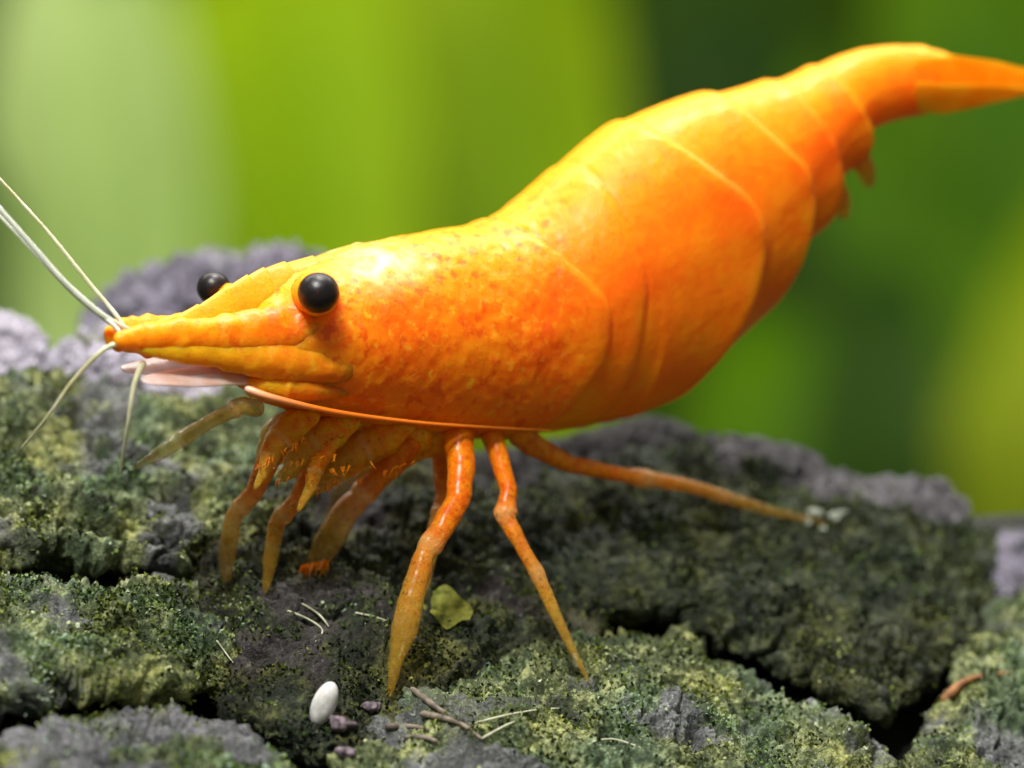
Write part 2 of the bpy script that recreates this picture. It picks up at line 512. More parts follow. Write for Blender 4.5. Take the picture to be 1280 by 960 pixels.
rock('rock', [(240, 640), (300, 575), (430, 555), (560, 575), (660, 640), (720, 720), (740, 800), (640, 850), (540, 905), (430, 945), (340, 925), (265, 870), (235, 760)],
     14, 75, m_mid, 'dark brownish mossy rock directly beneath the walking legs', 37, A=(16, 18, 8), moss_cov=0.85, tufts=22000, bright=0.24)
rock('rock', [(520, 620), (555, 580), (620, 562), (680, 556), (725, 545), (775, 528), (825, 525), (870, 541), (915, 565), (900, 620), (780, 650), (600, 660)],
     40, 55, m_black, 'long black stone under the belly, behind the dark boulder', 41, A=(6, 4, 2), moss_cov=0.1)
rock('rock', [(138, 388), (175, 362), (230, 341), (290, 333), (350, 332), (400, 340), (450, 362), (470, 420), (420, 500), (260, 520), (140, 510), (112, 440)],
     0, 110, m_purple, 'purple grey knobbly stone behind the head of the shrimp', 47, A=(22, 30, 6), moss_cov=-0.2, depth=lambda x, y: 700 + 0.5 * (400 - y), n=2.6)
rock('rock', [(-100, 425), (-40, 396), (10, 396), (45, 410), (58, 440), (50, 500), (-20, 520), (-100, 500)],
     0, 60, m_lav, 'pale lavender stone with a dark notch beside it, on the ledge', 53, A=(9, 8, 3), moss_cov=0.1, depth=lambda x, y: 430 + 0.6 * (480 - y), n=2.6)
rock('rock', [(62, 470), (72, 440), (105, 418), (150, 410), (190, 425), (250, 450), (270, 500), (180, 525), (80, 515)],
     0, 60, m_lav, 'pale lavender stone just under the tip of the snout', 59, A=(9, 8, 3), moss_cov=0.12, depth=lambda x, y: 400 + 0.6 * (480 - y), n=2.6)

_bv = np.concatenate(BVH_V); _bf = np.concatenate(BVH_F)
BVH = BVHTree.FromPolygons([Vector(v) for v in _bv], [tuple(int(i) for i in f) for f in _bf])
EYE = Vector((0, 0, -FD))
def hit(px, py):
    """Where the ray of a photo pixel meets the rocks (view-frame point, normal)."""
    d = Vector(pix(px, py, 0.0)) - EYE
    loc, nor, idx, dist = BVH.ray_cast(EYE, d.normalized())
    if loc is None:
        z = float(gdep(px, py)); return pix(px, py, z), np.array((0, .7, -.7))
    n = np.array(nor)
    if n[2] > 0: n = -n
    return np.array(loc), n

# ------------------------------------------------------------------ the shrimp
def zs(px):   # depth of the shrimp's middle plane: the head is turned towards the camera
    return np.interp(px, [100, 140, 331, 650, 1000, 1300], [-182, -150, 0, 210, 390, 530])
def lat(px):  # horizontal unit vector out of the near side
    t = (zs(px + 40) - zs(px - 40)) / 80.0
    h = np.array((1.0, 0.0, t))
    l = np.cross(UPQ, h)
    l /= np.linalg.norm(l)
    return l if l[2] < 0 else -l

foot_q, _ = hit(505, 860)
sh_base = world(foot_q)
shrimp = thing('shrimp', sh_base, 'bright orange dwarf shrimp with black eyes standing on the mossy rocks', 'shrimp')
m_shell = shell_mat('orange_shell')
m_mouth = limb_mat('mouthpart_amber', (0.95, 0.20, 0.002), (1.0, 0.42, 0.008), 0.0, 0.7)
m_leg = limb_mat('leg_orange', (0.80, 0.13, 0.002), (0.97, 0.28, 0.004), 0.08)
m_front = limb_mat('front_leg_yellow', (0.55, 0.25, 0.012), (0.72, 0.42, 0.06), 0.40)
m_snout = m_shell
m_clear = plain('clear_flagellum', (0.50, 0.46, 0.22), (0.75, 0.74, 0.55), 30, 0.25, trans=0.35, bump=0)
m_white = plain('white_flagellum', (0.55, 0.58, 0.48), (0.72, 0.75, 0.66), 30, 0.3, trans=0.35, bump=0)
def pink_mat():
    M = NT('pink_flagellum')
    M.set(Base_Color=M.ramp(M.attr('tip'), [(0.03, (0.92, 0.50, 0.36)), (0.16, (0.95, 0.38, 0.16)), (0.34, (0.94, 0.22, 0.012)), (1.0, (0.80, 0.20, 0.01))]), Roughness=0.4,
          Subsurface_Weight=0.4, Subsurface_Radius=(1.0, 0.4, 0.1), Subsurface_Scale=10 * K)
    return M.m
m_pink = pink_mat()
m_scale = plain('antennal_scale', (0.85, 0.50, 0.36), (0.90, 0.76, 0.76), 46, 0.35, bump=0.3, trans=0.25)
m_scale.node_tree.nodes['Principled BSDF'].inputs['Alpha'].default_value = 0.62
m_eye = plain('eye_black', (0.004, 0.003, 0.004), (0.012, 0.006, 0.007), 20, 0.38, bump=0.2, spec=0.4)

ST = np.array([
    (276, 408, 276, 460, 26), (298, 390, 292, 476, 48), (328, 364, 318, 494, 70), (362, 340, 345, 507, 86), (402, 325, 385, 517, 97), (448, 308, 430, 526, 105),
    (500, 298, 485, 534, 110), (558, 289, 545, 541, 114), (606, 283, 600, 545, 116), (648, 258, 652, 541, 116), (698, 217, 704, 531, 116),
    (750, 175, 758, 521, 115), (802, 145, 812, 497, 111), (852, 127, 862, 464, 105), (902, 117, 906, 420, 97), (946, 108, 940, 370, 88),
    (981, 99, 968, 322, 78), (1006, 90, 1002, 277, 68), (1030, 80, 1026, 234, 59), (1056, 68, 1052, 196, 51), (1086, 60, 1076, 168, 45),
    (1120, 58, 1106, 152, 40), (1150, 60, 1136, 144, 35), (1178, 65, 1164, 138, 29), (1196, 75, 1188, 130, 20)], float)

def build_body():
    NU, NV = 560, 150
    S = catmull(ST, NU)
    uu = np.linspace(0, len(ST) - 1, NU)
    th = np.linspace(0, 2 * math.pi, NV, endpoint=False)
    P = np.zeros((NU, NV, 3))
    v = (1 - np.cos(th)) / 2
    for i in range(NU):
        tx, ty, bx_, by_, wd = S[i]
        T = pix(tx, ty, zs(tx)); B = pix(bx_, by_, zs(bx_))
        c, a = (T + B) / 2, (T - B) / 2
        L = lat((tx + bx_) / 2)
        sn = np.sin(th)
        # widest a little above the middle, the flanks flattened, narrowing to the belly
        wid = np.sign(sn) * np.abs(sn) ** 0.82 * (1.0 - 0.10 * np.cos(th) * -1.0 * (v > 0.5))
        P[i] = c + a * np.cos(th)[:, None] + L * wd * wid[:, None]
    # rounded front and rear caps
    for i in range(14):
        f = math.sqrt(1 - (1 - (i + 0.5) / 14) ** 2)
        P[i] = P[i].mean(0) + (P[i] - P[i].mean(0)) * f
        P[NU - 1 - i] = P[NU - 1 - i].mean(0) + (P[NU - 1 - i] - P[NU - 1 - i].mean(0)) * f
    Nn = grid_normals(P)
    ctr = P.mean(1, keepdims=True)
    if ((P - ctr) * Nn).sum() < 0: Nn = -Nn
    # overlapping plates: each rear margin stands proud of the next plate
    U = uu[:, None] - 1.0 + 0 * v[None]
    Vv = v[None] + 0 * U
    def edge(pts):
        return np.interp(v, [p[0] for p in pts], [p[1] for p in pts])
    sm = lambda pts: np.array([np.interp(np.clip(v + o, 0, 1), [p[0] for p in pts], [p[1] for p in pts]) for o in np.linspace(-.06, .06, 7)]).mean(0)
    edges = [
        sm([(0, 7.25), (0.25, 8.2), (0.5, 9.1), (0.7, 9.15), (0.88, 8.5), (1, 7.6)]),
        sm([(0, 9.2), (0.3, 9.7), (0.5, 10.0), (0.8, 9.9), (1, 9.4)]),
        sm([(0, 10.6), (0.2, 11.6), (0.4, 12.7), (0.6, 13.15), (0.8, 12.9), (0.93, 12.2), (1, 11.2)]),
        sm([(0, 12.7), (0.2, 13.5), (0.45, 14.7), (0.7, 15.1), (0.9, 14.7), (1, 13.9)]),
        sm([(0, 14.5), (0.25, 15.4), (0.5, 16.2), (0.8, 16.6), (1, 16.2)]),
        sm([(0, 16.6), (0.25, 17.3), (0.5, 17.9), (0.8, 18.5), (1, 18.2)]),
        sm([(0, 21.2), (0.5, 21.5), (1, 21.6)])]
    H = [7.0, 5.0, 11.0, 11.0, 10.0, 9.0, 7.0]
    off = np.zeros_like(U)
    prev = None
    for k_, (e, h) in enumerate(zip(edges, H)):
        dd = e[None] - U                      # >0 in front of the margin
        # edges of the first abdominal plate run the other way on the flank (the second plate lies over it)
        saw = np.exp(-np.clip(dd, 0, 99) / 0.9) / (1 + np.exp(-np.clip(dd / 0.075, -60, 60)))
        amp = 1.5 * h * (0.5 + 0.6 * np.sin(math.pi * np.clip(Vv, 0, 1))) + (20.0 if k_ in (3, 4, 5) else 8.0 if k_ == 2 else 0.0) * np.clip((Vv - 0.6) / 0.3, 0, 1)
        off += saw * amp
        groove = np.exp(-((dd + 0.07) / 0.07) ** 2)
        off -= groove * 2.2
    # front margin of the big second plate lying over the first one
    e2 = sm([(0, 9.3), (0.3, 9.9), (0.55, 10.4), (0.8, 10.5), (1, 10.2)])
    dd = U - e2[None]
    off += 3.5 * np.exp(-np.clip(dd, 0, 99) / 0.7) / (1 + np.exp(-dd / 0.03)) * np.clip(Vv * 1.6 - 0.5, 0, 1)
    flat = (P + Nn * off[..., None]).reshape(-1, 3)
    NF = Nn.reshape(-1, 3)
    fr = np.clip((9.2 - U) / 1.4, 0, 1).reshape(-1)
    d = 2.2 * fbm(flat, 30, 3, 90) * (0.35 + 0.65 * fr) + 1.1 * fbm(flat, 11, 2, 95) * (0.4 + fr) + 1.5 * fbm(flat, 130, 2, 97)
    flat = flat + NF * d[:, None]
    back = np.clip(1 - Vv * 1.45, 0, 1).reshape(-1)
    pale = (np.exp(-((U - 4.0) / 0.75) ** 2) * np.exp(-((Vv - 0.09) / 0.10) ** 2)).reshape(-1)  # painted highlight on top of the carapace
    F = grid_faces(NU, NV)
    F = F.tolist()
    me_v = flat
    n0 = len(me_v)
    g = flat.reshape(NU, NV, 3)
    me_v = np.concatenate([me_v, [g[0].mean(0)], [g[-1].mean(0)]])
    tri = [[j, n0, (j + 1) % NV, (j + 1) % NV] for j in range(NV)]
    Fq = np.array(F)
    link = {'back': np.append(back, [0, 0]), 'front': np.append(fr, [0, 0]), 'pale': np.append(pale, [0, 0])}
    return link_mesh('body', me_v, Fq, m_shell, shrimp, sh_base, link)
build_body()

def tube(name, pts, radii, mat, parent=shrimp, base=None, flat=1.0, n=None, sides=16, joints=(), wobble=0.0, flat_dir=None, attrs=None, cap=True, straight=False):
    """Tapered, jointed limb along view-frame points. flat <1 squeezes it along flat_dir."""
    pts = np.array(pts, float); radii = np.asarray(radii, float)
    n = n or max(24, len(pts) * 14)
    if straight:
        A4 = np.concatenate([pts, radii[:, None]], 1)
        al = np.concatenate([[0], np.cumsum(np.linalg.norm(np.diff(pts, axis=0), axis=1))])
        ss = np.linspace(0, al[-1], n)
        lin = np.stack([np.interp(ss, al, A4[:, k]) for k in range(4)], 1)
        S = catmull(A4, n)
        ker = np.hanning(9)[1:-1]; ker /= ker.sum()
        pad = np.pad(lin, ((3, 3), (0, 0)), 'edge')
        S = np.stack([np.convolve(pad[:, k], ker, 'valid') for k in range(4)], 1)
        S[0], S[-1] = lin[0], lin[-1]
    else:
        S = catmull(np.concatenate([pts, radii[:, None]], 1), n)
    C, r = S[:, :3], np.maximum(S[:, 3], 0.4)
    tpar = np.linspace(0, 1, n)
    for jt, amp in joints:
        r = r * (1 + amp * np.exp(-((tpar - jt) / 0.022) ** 2) - amp * 0.45 * np.exp(-((tpar - jt - 0.045) / 0.02) ** 2))
    e = 5
    if cap:
        for i in range(e):
            f = math.sqrt(max(0.02, 1 - (1 - (i + 0.3) / e) ** 2))
            r[i] *= f; r[n - 1 - i] *= f
    T = np.gradient(C, axis=0)
    T /= np.linalg.norm(T, axis=1, keepdims=True) + 1e-9
    ref = np.array(flat_dir if flat_dir is not None else (0, 0, 1.0))
    a = ref - T * (T @ ref)[:, None]
    a /= np.linalg.norm(a, axis=1, keepdims=True) + 1e-9
    b = np.cross(T, a)
    ph = np.linspace(0, 2 * math.pi, sides, endpoint=False)
    P = C[:, None] + r[:, None, None] * (a[:, None] * np.cos(ph)[None, :, None] * flat + b[:, None] * np.sin(ph)[None, :, None])
    if wobble:
        fl = P.reshape(-1, 3)
        dirv = (P - C[:, None]).reshape(-1, 3)
        P = (fl + dirv * (wobble * fbm(fl, 16, 2, 7))[:, None]).reshape(P.shape)
    V = np.concatenate([P.reshape(-1, 3), C[:1], C[-1:]])
    F = grid_faces(n, sides)
    c0, c1 = n * sides, n * sides + 1
    j = np.arange(sides); jn = (j + 1) % sides
    caps = [(int(x), int(y), c0) for x, y in zip(jn, j)] + [(int(x), int(y), c1) for x, y in zip((n - 1) * sides + j, (n - 1) * sides + jn)]
    me = bpy.data.meshes.new(name)
    vv = world(V) - (sh_base if base is None else base)
    me.from_pydata(vv.tolist(), [], [tuple(f) for f in F.tolist()] + caps)
    me.polygons.foreach_set('use_smooth', [True] * len(me.polygons))
    at = me.attributes.new('tip', 'FLOAT', 'POINT')
    at.data.foreach_set('value', np.append(np.repeat(tpar, sides), [0, 1]).astype(np.float32))
    at = me.attributes.new('back', 'FLOAT', 'POINT')
    at.data.foreach_set('value', np.append(np.repeat(0.12 + 0.74 * np.clip((tpar - 0.08) / 0.5, 0, 1), sides), [.1, .85]).astype(np.float32))
    jn_ = sum([np.exp(-((tpar - jt - 0.01) / 0.028) ** 2) for jt, _ in joints], np.zeros(n))
    at = me.attributes.new('joint', 'FLOAT', 'POINT')
    at.data.foreach_set('value', np.append(np.repeat(jn_, sides), [0, 0]).astype(np.float32))
    at = me.attributes.new('front', 'FLOAT', 'POINT')
    at.data.foreach_set('value', np.full(len(V), 0.8, np.float32))
    me.materials.append(mat)
    o = bpy.data.objects.new(name, me)
    col.objects.link(o)
    if parent is not None: o.parent = parent
    elif base is not None: o.location = base
    return o

# --- rostrum: a keel on the head, toothed along its upper edge
def build_rostrum():
    top = catmull([(500, 300), (450, 307), (400, 320), (340, 333), (300, 350), (240, 386), (190, 404), (146, 416)], 150)
    bot = catmull([(500, 340), (450, 350), (400, 372), (340, 402), (300, 420), (240, 430), (190, 428), (146, 421)], 150)
    wd = np.interp(np.linspace(0, 1, 150), [0, .15, .35, .6, .85, 1], [40, 40, 30, 19, 10, 2])
    tt = np.linspace(0, 1, 150)
    teeth = np.where((tt > 0.25) & (tt < 0.9), 2.6 * (1 - ((tt * 13) % 1.0)), 0)
    nv = 28
    th = np.linspace(0, 2 * math.pi, nv, endpoint=False)
    P = np.zeros((150, nv, 3))
    for i in range(150):
        T = pix(top[i, 0], top[i, 1] - teeth[i], zs(top[i, 0])); B = pix(bot[i, 0], bot[i, 1], zs(bot[i, 0]))
        c, a = (T + B) / 2, (T - B) / 2
        cs = np.cos(th)
        wprof = np.abs(np.sin(th)) ** 1.2 * np.sign(np.sin(th)) * np.where(cs > 0, 1 - 0.45 * cs, 1.0 - 0.35 * cs)
        P[i] = c + a * cs[:, None] + lat(top[i, 0]) * (wd[i] * wprof)[:, None]
    fl = P.reshape(-1, 3)
    link_mesh('rostrum', fl, grid_faces(150, nv), m_shell, shrimp, sh_base,
              {'back': np.full(len(fl), 0.86), 'front': np.full(len(fl), 0.35), 'pale': np.zeros(len(fl))})
build_rostrum()

# --- eyes on short stalks
def ball(name, c, rx, mat, parent, base, stretch=(1, 1, 1), nu=24, nv=32, rot=None, noise=0.0, seed=0):
    t = np.linspace(0.02, math.pi - 0.02, nu); p = np.linspace(0, 2 * math.pi, nv, endpoint=False)
    d = np.stack([np.sin(t)[:, None] * np.cos(p), np.sin(t)[:, None] * np.sin(p), np.cos(t)[:, None] + 0 * p], -1)
    d = d * np.array(stretch)
    if rot is not None: d = d @ np.array(rot).T
    fl = d.reshape(-1, 3) * rx
    if noise: fl = fl * (1 + noise * fbm(fl + 50 * seed, rx * 0.9, 3, seed))[:, None]
    return link_mesh(name, fl + c, grid_faces(nu, nv), mat, parent, base)
for (ex, ey, ed, rx) in ((398, 366, -78, 26.0), (267, 360, 80, 21.5)):
    c = pix(ex, ey, ed)
    e = ball('eye', c, rx, m_eye, shrimp, sh_base, (1, 0.97, 1))
    if ed < 0: sp, sr = [c + np.array((-14, -6, 95.0)), c + np.array((-6, -2, 50.0)), c + np.array((-1, 0, 9.0))], [33, 30, 27.5]
    else: sp, sr = [pix(330, 388, 20), pix(302, 376, 50), c + np.array((6, -8, 6.0))], [22, 18, 17]
    tube('eye_stalk', sp, sr, m_shell, e)

# --- snout: the jointed bases of the antennules and the pale antennal scales
for s, dz in ((1, -16), (-1, 34)):
    y = 0 if s > 0 else -9
    x = 0 if s > 0 else -26
    if s > 0:
        pp = [pix(455, 404, zs(395) - 58), pix(405, 410, zs(360) - 50), pix(345, 416, zs(320) - 40), pix(285, 419, zs(275) - 34), pix(235, 420, zs(228) - 24), pix(185, 422, zs(180) - 14), pix(143, 426, zs(140) - 8)]
        rr_ = [5, 24, 31, 26, 21, 18, 9]
        tube('antenna_segment', [pix(470, 462, zs(410) - 58), pix(415, 458, zs(365) - 54), pix(350, 451, zs(322) - 48), pix(290, 446, zs(280) - 42), pix(230, 442, zs(225) - 32), pix(176, 438, zs(172) - 20)], [5, 22, 26, 18, 12, 4],
             m_snout, joints=[(0.62, 0.10), (0.8, 0.08)], wobble=0.16, flat=0.7, n=90, sides=24)
    else:
        pp = [pix(345 + x, 428 + y, zs(340) + dz), pix(300 + x, 430 + y, zs(300) + dz), pix(275 + x, 430 + y, zs(275) + dz), pix(235 + x, 430 + y, zs(235) + dz),
              pix(185 + x, 428 + y, zs(180) + dz), pix(143 + x * 0.3, 427 + y * 0.6, zs(140) + dz)]
        rr_ = [36, 32, 29, 26, 22, 12]
    tube('antennule_base', pp, rr_, m_snout, joints=[(0.52, 0.09), (0.70, 0.10), (0.88, 0.10)], wobble=0.15, flat=0.75, n=110, sides=28)
    y2 = 469 + (0 if s > 0 else -14)
    tube('antennal_scale', [pix(335 + x, y2 + 2, zs(330) + dz * 1.5), pix(290 + x, y2, zs(285) + dz * 1.5), pix(230 + x, y2 + 3, zs(230) + dz * 1.5),
                            pix(178 + x, y2 + 7, zs(175) + dz * 1.5)], [17, 20, 19, 8], m_scale, flat=0.25, flat_dir=(0, 0.72, -0.70))
    tube('antenna_base', [pix(440, 490, zs(395) + dz * 3.2), pix(385, 486, zs(350) + dz * 2.8), pix(335, 481, zs(322) + dz * 2.4), pix(308, 486, zs(305) + dz * 2.4)], [4, 17, 19, 11], m_snout,
         joints=[(0.5, 0.1)], wobble=0.1)
# --- antennae and feelers
def feeler(pts, r0, r1, mat, name='antenna'):
    P = [pix(*p) for p in pts]
    tube(name, P, np.linspace(r0, r1, len(P)), mat, sides=9, n=90)
feeler([(306, 485, zs(310) - 52), (345, 498, zs(340) - 74), (420, 515, zs(400) - 70), (520, 528, zs(490) - 66), (610, 534, zs(580) - 64), (690, 538, zs(660) - 62)], 5.0, 0.8, m_pink)
feeler([(300, 474, zs(300) + 60), (235, 440, zs(235) + 60), (150, 408, -120), (90, 362, -135), (40, 307, -140), (-30, 228, -140), (-140, 110, -130)], 4.6, 3.2, m_white)
feeler([(152, 424, -140), (143, 408, -135), (95, 370, -120), (45, 318, -110), (-20, 250, -100), (-80, 190, -90)], 3.2, 1.6, m_white, 'antennule')
feeler([(158, 420, -120), (148, 398, -105), (110, 352, -90), (60, 290, -80), (0, 224, -60), (-60, 160, -50)], 3.2, 1.5, m_clear, 'antennule')
feeler([(158, 428, -150), (130, 437, -160), (92, 475, -165), (60, 520, -160), (25, 562, -130)], 4, 1.2, m_clear, 'antennule')
feeler([(180, 452, -130), (168, 480, -150), (160, 530, -150), (150, 592, -110)], 4.6, 1.5, m_clear, 'antennule')

# --- legs
def leg(pts, radii, mat, near=1, foot=True, joints=(), lift=0, flat=0.8, start_lat=55, bow=0.0, name='leg'):
    """pts in pixels; the foot's distance is that of the rock it stands on, the root's that of the belly."""
    x0, y0 = pts[0]
    zr = float(zs(x0)) - near * start_lat * 0.8
    xe, ye = pts[-1]
    if foot:
        q, nq = hit(xe, ye)
        ze = float(q[2]) - 3
    else:
        ze = zr + lift
    arc = np.concatenate([[0], np.cumsum(np.hypot(*np.diff(np.array(pts, float), axis=0).T))])
    f = arc / arc[-1]
    P = []
    for (x, y), t in zip(pts, f):
        z = zr + (ze - zr) * t - bow * math.sin(math.pi * t)
        if 0.05 < t < 1:
            hq, _ = hit(x, y)
            z = min(z, float(hq[2]) - 6)
        P.append(pix(x, y, z))
    return tube(name, P, radii, mat, joints=joints, flat=flat, wobble=0.10, n=len(pts) * 16, straight=True)

def setae(parent, x0, y0, x1, y1, spread, count, length, z, seed):
    r = np.random.default_rng(seed)
    V, F = [], []
    for i in range(count):
        t = r.random()
        p = np.array(pix(x0 + (x1 - x0) * t, y0 + (y1 - y0) * t, z + r.normal(0, 5)))
        d = np.array((r.normal(0, spread) - 0.25, -1.0, r.normal(0, spread)))
        d /= np.linalg.norm(d)
        L = length * r.uniform(0.5, 1.1)
        sd = np.cross(d, (0, 0, 1.0)); sd /= np.linalg.norm(sd)
        k = len(V)
        up = np.array((0, 0, -1.0))
        for c, wd in ((p, 1.5), (p + d * L * 0.5 + sd * r.normal(0, 2), 1.1)):
            V += [c - sd * wd, c + sd * wd, c + up * wd * 1.5]
        V.append(p + d * L)
        for a, b in ((0, 1), (1, 2), (2, 0)):
            F += [(k + a, k + b, k + 3 + b), (k + a, k + 3 + b, k + 3 + a), (k + 3 + a, k + 3 + b, k + 6)]
    o = link_mesh('bristles', np.array(V), np.array(F), m_leg, parent, sh_base, {'tip': np.full(len(V), 0.3)}, smooth=False)
    tag(o, kind='stuff')

# near side: two clawed front legs, three walking legs
leg([(330, 512), (303, 507), (262, 527), (228, 548), (195, 570), (164, 586)], [11, 11, 9, 10, 8, 2], m_front, 1, foot=False, lift=-25, joints=[(0.2, .15), (0.6, .2)])
L_ = leg([(520, 545), (500, 572), (470, 600), (432, 640), (408, 680), (392, 712)], [16, 16, 15, 18, 18, 11], m_leg, 1, joints=[(0.45, .12)], start_lat=30)
setae(L_, 378, 706, 412, 700, 0.35, 34, 26, float(hit(392, 712)[0][2]) - 8, 1)
leg([(572, 535), (577, 585), (573, 625), (553, 660), (532, 690), (517, 735), (506, 785), (495, 825), (487, 872)], [20, 18, 15, 15, 14, 15, 17, 10, 3], m_leg, 1,
    joints=[(0.46, .16)], bow=20)
leg([(612, 535), (626, 580), (636, 615), (631, 645), (650, 680), (672, 718), (695, 770), (717, 815), (736, 852)], [15, 12, 11, 13, 9, 9.5, 7.5, 5, 2], m_leg, 1,
    joints=[(0.33, .22), (0.58, .12)], bow=15)
leg([(640, 535), (668, 558), (712, 580), (770, 592), (812, 599), (865, 608), (915, 624), (975, 642), (1035, 655)], [17, 15, 12, 10, 11, 8.5, 8, 6, 3], m_leg, 1,
    joints=[(0.42, .18), (0.66, .12)], start_lat=60)
# far side
leg([(360, 530), (338, 570), (318, 615), (292, 645), (284, 690), (283, 728)], [18, 15, 12, 11, 12, 6], m_leg, -0.6, joints=[(0.55, .15)])
leg([(410, 535), (392, 585), (372, 625), (346, 652), (338, 700), (331, 742)], [18, 14, 12, 11, 10, 4], m_leg, -0.8, joints=[(0.55, .15)])
leg([(545, 540), (552, 575), (556, 618), (545, 660), (536, 700), (530, 745)], [15, 13, 12, 11, 9, 4], m_leg, -1, joints=[(0.5, .15)])
leg([(500, 548), (478, 577), (446, 592), (424, 612), (412, 645), (404, 690)], [10, 9, 8, 8, 7, 4], m_front, -1, joints=[(0.4, .2)])
# mouthparts: stout fringed limbs folded under the head
for pts, r, nr in (([(540, 532), (470, 548), (400, 572), (345, 596)], [34, 34, 28, 6], 0.5),
                   ([(500, 528), (430, 540), (370, 556), (328, 580)], [34, 32, 26, 6], 0.2),
                   ([(470, 545), (430, 575), (400, 600), (365, 622)], [26, 26, 20, 5], -0.3),
                   ([(560, 535), (520, 555), (480, 578), (445, 598)], [28, 26, 18, 4], 0.4),
                   ([(470, 512), (390, 520), (342, 540), (322, 578)], [30, 26, 20, 5], 0.25),
                   ([(520, 528), (480, 545), (440, 565), (400, 600)], [8, 26, 22, 5], 0.9),
                   ([(450, 522), (415, 540), (380, 562), (352, 602)], [8, 26, 22, 5], 0.8),
                   ([(400, 518), (368, 530), (345, 552), (328, 598)], [7, 23, 18, 4], 0.75),
                   ([(420, 540), (395, 585), (388, 610), (372, 640)], [14, 12, 9, 3], 0.6),
                   ([(360, 530), (335, 560), (330, 590), (318, 612)], [13, 11, 8, 3], 0.3)):
    mx_ = leg(pts, [a * 0.9 for a in r], m_mouth, nr, foot=False, lift=-18, flat=0.75, joints=[(0.5, .1)], name='maxilliped')
    if r[0] > 20: setae(mx_, pts[1][0], pts[1][1] + r[1] * 0.8, pts[3][0], pts[3][1] + r[3] * 0.6, 0.4, 14, 15, float(zs(pts[2][0])) - nr * 44 - 14, int(pts[0][0]))

# --- swimmerets under the tail and the tail fan
for pts, r in (([(1040, 215), (1056, 245), (1058, 272)], [16, 15, 6]), ([(1076, 185), (1094, 214), (1102, 240)], [14, 13, 7]), ([(1050, 225), (1066, 256), (1068, 280)], [13, 12, 7]),
               ([(985, 300), (1000, 325), (1004, 348)], [18, 16, 7]), ([(930, 370), (944, 395), (948, 412)], [20, 17, 7])):
    tube('swimmeret', [pix(x - 14, y - 6, zs(x) - 8) for x, y in pts], r, m_mouth, flat=0.4)
m_fan = leafy('tail_fan_orange', (1.0, 0.40, 0.004), (1.0, 0.58, 0.02), 45)
def fan_blade(name, pts, hw, spread, tilt):
    """Flat tail plate with rounded tip, its width mostly across the body."""
    P = catmull([pix(x, y, zs(x) + dz) for x, y, dz in pts], 30)
    wv = np.interp(np.linspace(0, 1, 30), np.linspace(0, 1, len(hw)), hw)
    L = lat(1200)
    across = L * math.cos(tilt) + UPQ * math.sin(tilt)
    s = np.linspace(-1, 1, 13)
    top = P[:, None] + across * (wv[:, None] * s)[..., None] - UPQ * (s ** 2 * 6 * wv[:, None] / 40)[..., None]
    n = np.cross(across, P[-1] - P[0]); n /= np.linalg.norm(n)
    th = (1 - s ** 2)[None, :, None] * 3.5 + 0.8
    a, b = (top + n * th).reshape(-1, 3), (top - n * th).reshape(-1, 3)
    F = grid_faces(30, 13, False)
    F2 = F[:, ::-1] + len(a)
    V = np.concatenate([a, b])
    link_mesh(name, V, np.concatenate([F, F2]), m_fan, shrimp, sh_base,
              {'back': np.full(len(V), 0.72), 'front': np.zeros(len(V)), 'pale': np.zeros(len(V))})
fan_blade('telson', [(1140, 72, 0), (1190, 74, 0), (1245, 86, 0), (1300, 98, 0)], [30, 28, 20, 9], 0, 0.15)
fan_blade('uropod', [(1140, 100, -34), (1190, 98, -44), (1245, 98, -50), (1305, 102, -54)], [34, 38, 28, 9], 0, 1.25)
fan_blade('uropod', [(1140, 116, -40), (1185, 120, -52), (1230, 116, -58), (1285, 112, -62)], [22, 24, 18, 6], 0, 1.0)
fan_blade('uropod', [(1140, 95, 18), (1200, 94, 30), (1250, 95, 40), (1310, 98, 48)], [28, 30, 24, 10], 0, -0.9)
fan_blade('uropod', [(1140, 112, 20), (1190, 112, 34), (1235, 110, 44), (1290, 106, 52)], [22, 24, 20, 8], 0, -0.7)

# ------------------------------------------------------------------ small things lying on the rocks
m_egg = plain('pearl_white', (0.40, 0.39, 0.38), (0.66, 0.65, 0.66), 16, 0.4, sss=0.25, bump=0.15)
q, nq = hit(405, 880)
c = pix(405, 880, q[2] - 5)
ca, sa = math.cos(math.radians(-22)), math.sin(math.radians(-22))
e = ball('seed', c, 15, m_egg, None, world(c - UPQ * 20), (1, 1.95, 1), rot=((ca, -sa, 0), (sa, ca, 0), (0, 0, 1)))
tag(e, 'white oval seed lying on the dark rock beneath the walking legs', 'seed')

